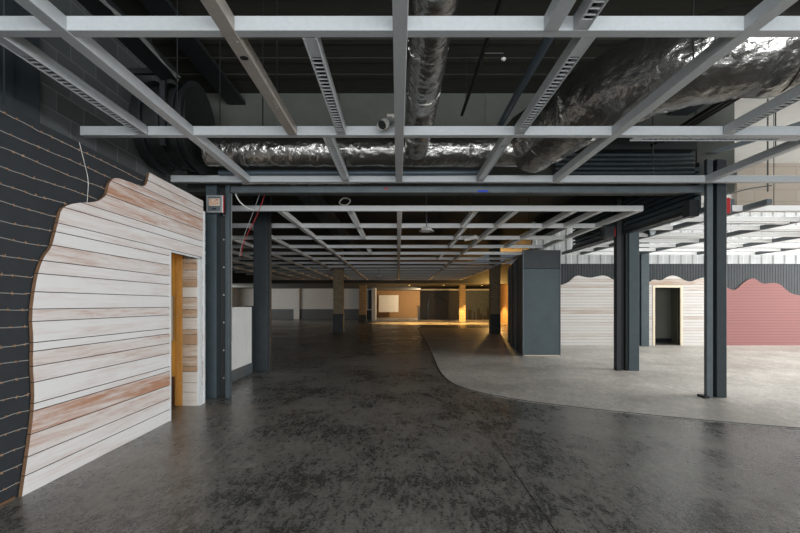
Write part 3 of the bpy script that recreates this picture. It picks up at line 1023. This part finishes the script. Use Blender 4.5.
for k, (x, z, lab) in enumerate(((4.15, 4.1, 'lowest'), (4.32, 4.16, 'middle'), (4.48, 4.22, 'highest'))):
    tag(obj('conduit', MB().tube([(x, 5.15, z), (x, 7.85, z)], .03, 10), M['pipe_black'], smooth=True), 'dark conduit above the second rail behind the foil elbow, %s of three' % lab, 'conduit', 'dark conduits behind the foil elbow')
ct = thing('cable_tray', 'dark cable tray with loose grey cables high along the block wall', 'cable tray', (-3.0, 5, 4.45))
obj('tray', MB().box(-3.12, -2.86, 1.5, 6.3, 4.45, 4.46).box(-3.12, -3.11, 1.5, 6.3, 4.46, 4.53).box(-2.87, -2.86, 1.5, 6.3, 4.46, 4.53), M['steel_dark'], ct)
rnd = random.Random(3)
for k in range(3):
    pth = [(-2.84 + rnd.uniform(-.03, .03), 1.6 + i * .42, 4.44 + rnd.uniform(-.05, .03)) for i in range(12)]
    obj('cable', MB().tube(dens(pth, .1), .009, 6), M['grey_plastic'], ct, smooth=True)
for y in (2.5, 5.8):
    obj('hanger_rod', MB().tube([(-2.99, y, 4.46), (-2.99, y, 5.07)], .008, 6), M['pipe_black'], ct)
tag(obj('ceiling_beam', MB().box(-2.9, -2.6, -4, 8.2, 4.9, 4.96).box(-2.77, -2.73, -4, 8.2, 4.96, 5.09), M['steel_dark']), 'dark blue steel beam under the dark ceiling along the left side', 'beam')
tag(obj('ceiling_beam', MB().box(4.6, 4.95, -4, 8.2, 4.72, 4.8).box(4.75, 4.8, -4, 8.2, 4.8, 5.06), M['beam']), 'dark steel beam under the dark ceiling at the upper right', 'beam')
tag(obj('ceiling_beam', MB().box(-2.3, -1.95, 8.52, 30, 3.95, 4.02).box(-2.15, -2.1, 8.52, 30, 4.02, 4.5), M['beam']), 'dark blue steel beam above the hall grid, behind the shutter rail', 'beam')
tag(obj('sloping_brace', MB().prism([(5.1, 4.0), (5.3, 4.0), (8.5, 5.0), (8.3, 5.08)], 'y', 7.9, 8.02), M['steel_mid_or_grid_shade']), 'grey steel brace rising right from the top of the lone column', 'brace')

# ================================================================== SMALL FIXTURES
sc_ = thing('security_camera', 'small white cylindrical camera clamped to the central rail at the second cross rail', 'camera', (-.12, 5.2, 3.44))
obj('bracket', MB().box(-.12, -.035, 5.2, 5.27, 3.52, 3.56), M['grid_worn'], sc_)
a, b = Vector((-.07, 5.25, 3.52)), Vector((-.17, 5.03, 3.375))
d = (b - a).normalized()
obj('body', MB().tube([a, a + (b - a) * .7], [.04, .046], 20), M['grey_plastic'], sc_, smooth=True)
obj('hood', MB().tube([a + (b - a) * .7, b], .054, 20, False).tube([a + (b - a) * .7, b], .047, 20, False), M['white_plastic'], sc_, smooth=True)
obj('lens', MB().tube([b - d * .02, b - d * .014], .047, 20), M['black_hole'], sc_)

cb = thing('control_box', 'grey control box with red legends high on the column by the plank wall', 'box', (-2.87, 7.5, 2.93))
obj('case', MB().box(-2.99, -2.75, 7.5, 7.56, 2.93, 3.20), M['steel_mid_or_grid_shade'], cb, bevel=.01)
obj('rim', MB().box(-2.99, -2.75, 7.492, 7.5, 2.93, 2.955).box(-2.99, -2.75, 7.492, 7.5, 3.175, 3.2).box(-2.99, -2.965, 7.492, 7.5, 2.955, 3.175).box(-2.775, -2.75, 7.492, 7.5, 2.955, 3.175), M['grey_plastic'], cb)
fp = obj('face_plate', MB().box(-2.955, -2.785, 7.496, 7.5, 3.035, 3.15), M['label'], cb)
mb = MB()
for x0, x1, z in ((-2.94, -2.915, 3.12), (-2.85, -2.81, 3.12), (-2.83, -2.81, 3.07)):
    mb.box(x0, x1, 7.493, 7.496, z, z + .014)
obj('red_legend', mb, M['red'], fp)
mb = MB()
for x0, x1, z in ((-2.94, -2.89, 3.085), (-2.88, -2.835, 3.10), (-2.9, -2.84, 3.06), (-2.94, -2.91, 3.055)):
    mb.box(x0, x1, 7.493, 7.496, z, z + .01)
obj('orange_legend', mb, M['orange'], fp)
obj('bracket', MB().box(-2.97, -2.91, 7.56, 7.665, 2.96, 3.18), M['steel_dark'], cb)
obj('latch', MB().box(-2.9, -2.84, 7.49, 7.5, 2.975, 3.0), M['steel_dark'], cb)
obj('side_strip', MB().box(-2.75, -2.735, 7.5, 7.55, 2.93, 3.2), M['trim'], cb)
obj('side_strip', MB().box(-2.735, -2.722, 7.5, 7.52, 2.93, 3.2), M['red'], cb)

al = thing('alarm_sounder', 'red alarm sounder on the right side of the lone steel column', 'alarm', (5.3, 7.75, 2.95))
obj('housing', MB().box(5.25, 5.34, 7.7, 7.84, 2.96, 3.21), M['red'], al, bevel=.01)
obj('back_plate', MB().box(5.34, 5.39, 7.74, 7.8, 2.97, 3.2), M['pipe_blue'], al)
tag(obj('white_tag', MB().box(5.25, 5.275, 7.7, 7.73, 1.82, 1.9), M['white_plastic'], bevel=.003), 'tiny white switch on the right edge of the lone steel column', 'switch')

spk = thing('loudspeaker', 'small dark loudspeaker hanging beside the top of the double steel column', 'loudspeaker', (6.25, 12.0, 3.2))
obj('bracket', MB().box(6.2, 6.23, 11.98, 12.02, 3.4, 5.2), M['steel_dark'], spk)
obj('body', MB().tube([(6.15, 12.2, 3.42), (6.28, 11.85, 3.3)], [.07, .12], 16), M['steel_dark'], spk, smooth=True)
obj('grille', MB().tube([(6.283, 11.842, 3.297), (6.287, 11.832, 3.294)], .1, 16), M['steel_mid_or_grid_shade'], spk)


def pendant(label, x, y, z, r, top):
    t = thing('pendant_lamp', label, 'pendant lamp', (x, y, z), 'small pendant lamps in the hall')
    obj('shade', MB().dome((x, y, z), r, .8, 18, 6, False), M['white_plastic'], t, smooth=True)
    obj('stem', MB().tube([(x, y, z + r * .75), (x, y, top)], .012, 8), M['steel_mid_or_grid_shade'], t)
    obj('rim', MB().ring((x, y, z), (0, 0, 1), r * .8, r * 1.25, .01, 20), M['grey_plastic'], t)
    return t


pendant('small domed white lamp between the first two cross rails of the hall grid', .62, 10.4, 3.08, .13, 4.5)
pendant('tiny domed lamp hanging before the lit opening, left of the central rail', -.95, 24, 2.85, .18, 4.5)
pd = thing('downlight', 'round white downlight beside the angled rail in the hall grid', 'downlight', (2.1, 12.6, 3.22))
obj('shade', MB().tube([(1.74, 12.6, 3.2), (2.06, 12.6, 3.27)], [.05, .06], 16), M['white_plastic'], pd, smooth=True)
obj('rim', MB().ring((1.9, 12.6, 3.22), (0, 0, 1), .08, .13, .012, 20), M['white_plastic'], pd)
obj('stem', MB().tube([(1.9, 12.6, 3.22), (1.9, 12.6, 4.5)], .01, 8), M['steel_mid_or_grid_shade'], pd)

tag(obj('cable_coil', MB().tube([(-1.02 + .1 * math.cos(a * .5) * (1 + .2 * math.sin(a)), 9.18 + .012 * a / 6, 3.465 + .07 * math.sin(a * .5)) for a in range(0, 32)], .009, 6), M['white_plastic'], smooth=True), 'coiled white cable resting on the first cross rail of the hall grid', 'cable')
for nm, m, dx, lab in (('grey_cable', 'grey_plastic', 0, 'grey slanting cable hanging beside the near left steel column'), ('red_cable', 'red', .09, 'red slanting cable beside the near left steel column')):
    tag(obj(nm, MB().tube(dens([(-2.32 + dx, 8.15, 3.45), (-2.48 + dx, 8.15, 3.0), (-2.62 + dx * .3, 8.1, 2.6), (-2.66 + dx * .2, 8.05, 2.3)], .1), .005, 6), M[m], smooth=True), lab, 'cable')
tag(obj('black_cable', MB().tube(dens([(-2.692, 7.77, 3.28), (-2.692, 7.77, 1.6), (-2.692, 7.77, .9)], .1), .005, 6), M['grey_plastic'], smooth=True), 'thin vertical cable along the near left steel column', 'cable')
tag(obj('white_hose', MB().tube(dens([(-2.66, 7.775, 3.36), (-2.63, 7.9, 3.2), (-2.52, 7.98, 3.1), (-2.4, 8.0, 3.06)], .05), .011, 8), M['white_plastic'], smooth=True), 'short white hose curling off the near left steel column', 'hose')
tag(obj('loose_cable', MB().tube(dens([(5.28, 7.9, 3.3), (5.5, 7.95, 3.32), (5.8, 8.0, 3.42), (6.3, 8.1, 3.5)], .1), .012, 6), M['pipe_black'], smooth=True), 'black loose cable above the red alarm sounder', 'cable')

# half wall beside the left columns
hw = thing('half_wall', 'white half wall with grey base between the two left columns', 'half wall', (-3.25, 9.2, 0))
obj('panel', MB().box(-3.32, -3.2, 7.95, 10.5, .22, 1.44), M['white_wall'], hw, bevel=.004)
obj('base', MB().box(-3.33, -3.185, 7.95, 10.5, 0, .22), M['steel_mid_or_grid_shade'], hw, bevel=.004)
obj('end_post', MB().box(-3.34, -3.18, 10.5, 10.57, 0, 1.46), M['steel_dark'], hw)

# slate partition block
pt = thing('partition_block', 'big slate coloured partition block standing on the edge of the pale floor', 'partition', (4.3, 16, 0))
obj('front_panel', MB().box(3.63, 4.67, 13.85, 13.9, .02, 2.52), M['partition'], pt, bevel=.006)
obj('top_panel', MB().box(3.63, 4.67, 13.85, 13.9, 2.53, 3.06), M['partition_dark'], pt, bevel=.006)
obj('core', MB().prism([(3.66, 13.9), (4.64, 13.9), (5.5, 19.6), (4.55, 19.6)], 'z', .0, 3.03), M['partition_dark'], pt)
obj('edge_trim', MB().box(3.6, 3.63, 13.84, 13.92, 0, 3.07).box(4.67, 4.69, 13.84, 13.92, 0, 3.07), M['steel_mid_or_grid_shade'], pt)
obj('skirting', MB().box(3.64, 4.67, 13.84, 13.86, .004, .03), M['label'], pt)
for k in range(4):
    t0 = .06 + k * .235
    y = 13.9 + 5.7 * t0
    x = 3.66 + .89 * t0
    obj('side_panel', MB().prism([(x - .12 if k else x - .03, y), (x + .05, y), (x + .2, y + 1.0), (x + .06, y + 1.0)], 'z', .01, 2.95 - .02 * k), M['partition'] if k % 2 else M['partition_dark'], pt)

# far display boards
np_ = thing('display_wall', 'navy and slate blue board wall at the far end of the hall', 'partition', (5, 42, 0))
obj('navy_board', MB().box(1.93, 5.45, 42, 42.15, .14, 2.7), M['navy'], np_)
obj('blue_board', MB().box(5.6, 7.96, 42, 42.15, .14, 2.7), M['teal'], np_)
obj('post', MB().box(5.45, 5.6, 41.98, 42.17, .14, 2.75), M['steel_dark'], np_)
obj('top_rail', MB().box(1.9, 7.98, 41.96, 42.19, 2.7, 2.82), M['grid_white'], np_)
obj('house_outline', MB().prism([(2.6, .14), (2.66, .14), (2.66, 1.75), (3.42, 2.2), (4.2, 1.75), (4.2, .14), (4.26, .14), (4.26, 1.79), (3.42, 2.27), (2.6, 1.79)], 'y', 41.985, 42.0), M['glass_dark'], np_)
mb = MB()
rnd = random.Random(5)
x = 5.75
while x < 7.8:
    w = rnd.uniform(.12, .3)
    mb.box(x, x + w, 41.99, 42.0, .14, rnd.uniform(.5, 1.2))
    x += w + rnd.uniform(0, .2)
obj('skyline_relief', mb, M['navy'], np_)
tag(obj('kerb_strip', MB().box(-2.2, 8.3, 41.2, 41.9, 0, .13), M['white_wall'], bevel=.01), 'low pale kerb running in front of the navy boards and lit opening', 'kerb')
tag(obj('white_board', MB().box(-2.15, .05, 53.6, 53.7, .6, 2.5), M['white_wall'], bevel=.01), 'square white board glowing in the lit far room', 'board')
tag(obj('white_bollard', MB().box(1.72, 1.93, 42.3, 42.5, 0, 1.35), M['white_wall']), 'narrow white post at the left end of the navy boards', 'post')

# ------------------------------------------------------------------ warm lamps that are on at the far end


def work_lamp(label, x, y, z, power, top, col=WARM):
    t = thing('warm_lamp', label, 'lamp', (x, y, z), 'lit warm lamps at the far end')
    obj('bulb', MB().dome((x, y, z), .06, 1, 12, 5).dome((x, y, z), .06, 1, 12, 5, False), M['bulb'], t, smooth=True)
    obj('holder', MB().tube([(x, y, z + .06), (x, y, z + .16)], .03, 10), M['steel_dark'], t)
    obj('stem', MB().tube([(x, y, z + .16), (x, y, top)], .01, 6), M['steel_dark'], t)
    lamp('warm_lamp_light', (x, y, z - .13), power, col, .05)
    return t


def spot_lamp(label, x, y, top, power, half):
    z = top - .06
    t = thing('spot_lamp', label, 'lamp', (x, y, z), 'lit warm spot lamps under the low far ceiling')
    obj('can', MB().tube([(x, y, z), (x, y, top)], .09, 16), M['steel_dark'], t, smooth=True)
    obj('lamp_face', MB().tube([(x, y, z - .004), (x, y, z)], .07, 16), M['bulb'], t)
    l = bpy.data.lights.new('spot_lamp_light', 'SPOT')
    l.energy = power
    l.color = WARM
    l.spot_size = math.radians(half * 2)
    l.spot_blend = .25
    l.shadow_soft_size = .06
    o = bpy.data.objects.new('spot_lamp_light', l)
    o.location = (x, y, z - .08)
    C.objects.link(o)


work_lamp('lit bulb high up beside the slate partition', 7.2, 35.3, 2.5, 420, 5.2)
for x, lab in ((.9, 'left, nearest the lit opening'), (3.6, 'middle, before the navy board'), (6.6, 'right, before the blue board')):
    spot_lamp('small spot lamp under the low ceiling, ' + lab, x, 37.8, 3.05, 2000, 50)
work_lamp('lit bulb in the far room behind the navy boards', 2.65, 50.4, 2.5, 800, 3.05, (1, .76, .48))

# ------------------------------------------------------------------ wires strung over the dark left wall


def edge_y(z):
    for (y0, z0), (y1, z1) in zip(outline, outline[1:]):
        if z0 <= z <= z1 and z1 > z0:
            return y0 + (y1 - y0) * (z - z0) / (z1 - z0)
    return 3.7 if z < .1 else 5.6


NW = 22
rnd = random.Random(11)
for k in range(NW):
    z = 2.93 - k * (2.93 - .11) / (NW - 1)
    ye = edge_y(z) - .015
    if z > 2.87:
        ye = 5.55
    mb = MB()
    pth = []
    y = 2.7
    ph = rnd.uniform(0, 6)
    while y < ye:
        pth.append((WX - .026 + .004 * math.sin(y * 7 + ph), y, z + .006 * math.sin(y * 5 + ph) + .004 * rnd.uniform(-1, 1)))
        y += .09
    pth.append((WX - .026, ye, z))
    mb.tube(pth, .0032, 5)
    mb.cur = 1
    y = 2.75 + rnd.uniform(0, .12)
    while y < ye - .02:
        zz = z + .006 * math.sin(y * 5 + ph)
        for q in range(2):
            a_ = rnd.uniform(.5, 2.6) if q == 0 else rnd.uniform(-1, .6)
            l = rnd.uniform(.007, .015)
            dv = Vector((.25, math.cos(a_), math.sin(a_))) * l
            c = Vector((WX - .022, y + rnd.uniform(-.006, .006), zz))
            mb.tube([c - dv * .8, c + dv], .003, 4)
        y += rnd.uniform(.1, .15)
    tag(obj('barbed_wire', mb, [M['wire'], M['rust']]), 'barbed wire strand across the dark left wall, %s' % ordinal[k], 'barbed wire', 'barbed wire strands on the dark wall')

tag(obj('loose_wire', MB().tube(dens([(WX - .024, 4.45, 3.0), (WX - .024, 4.53, 2.81), (WX - .024, 4.585, 2.68), (WX - .024, 4.56, 2.46)], .05), .003, 5), M['wire'], smooth=True), 'loose thin wire hanging down across the barbed strands on the dark wall', 'wire')
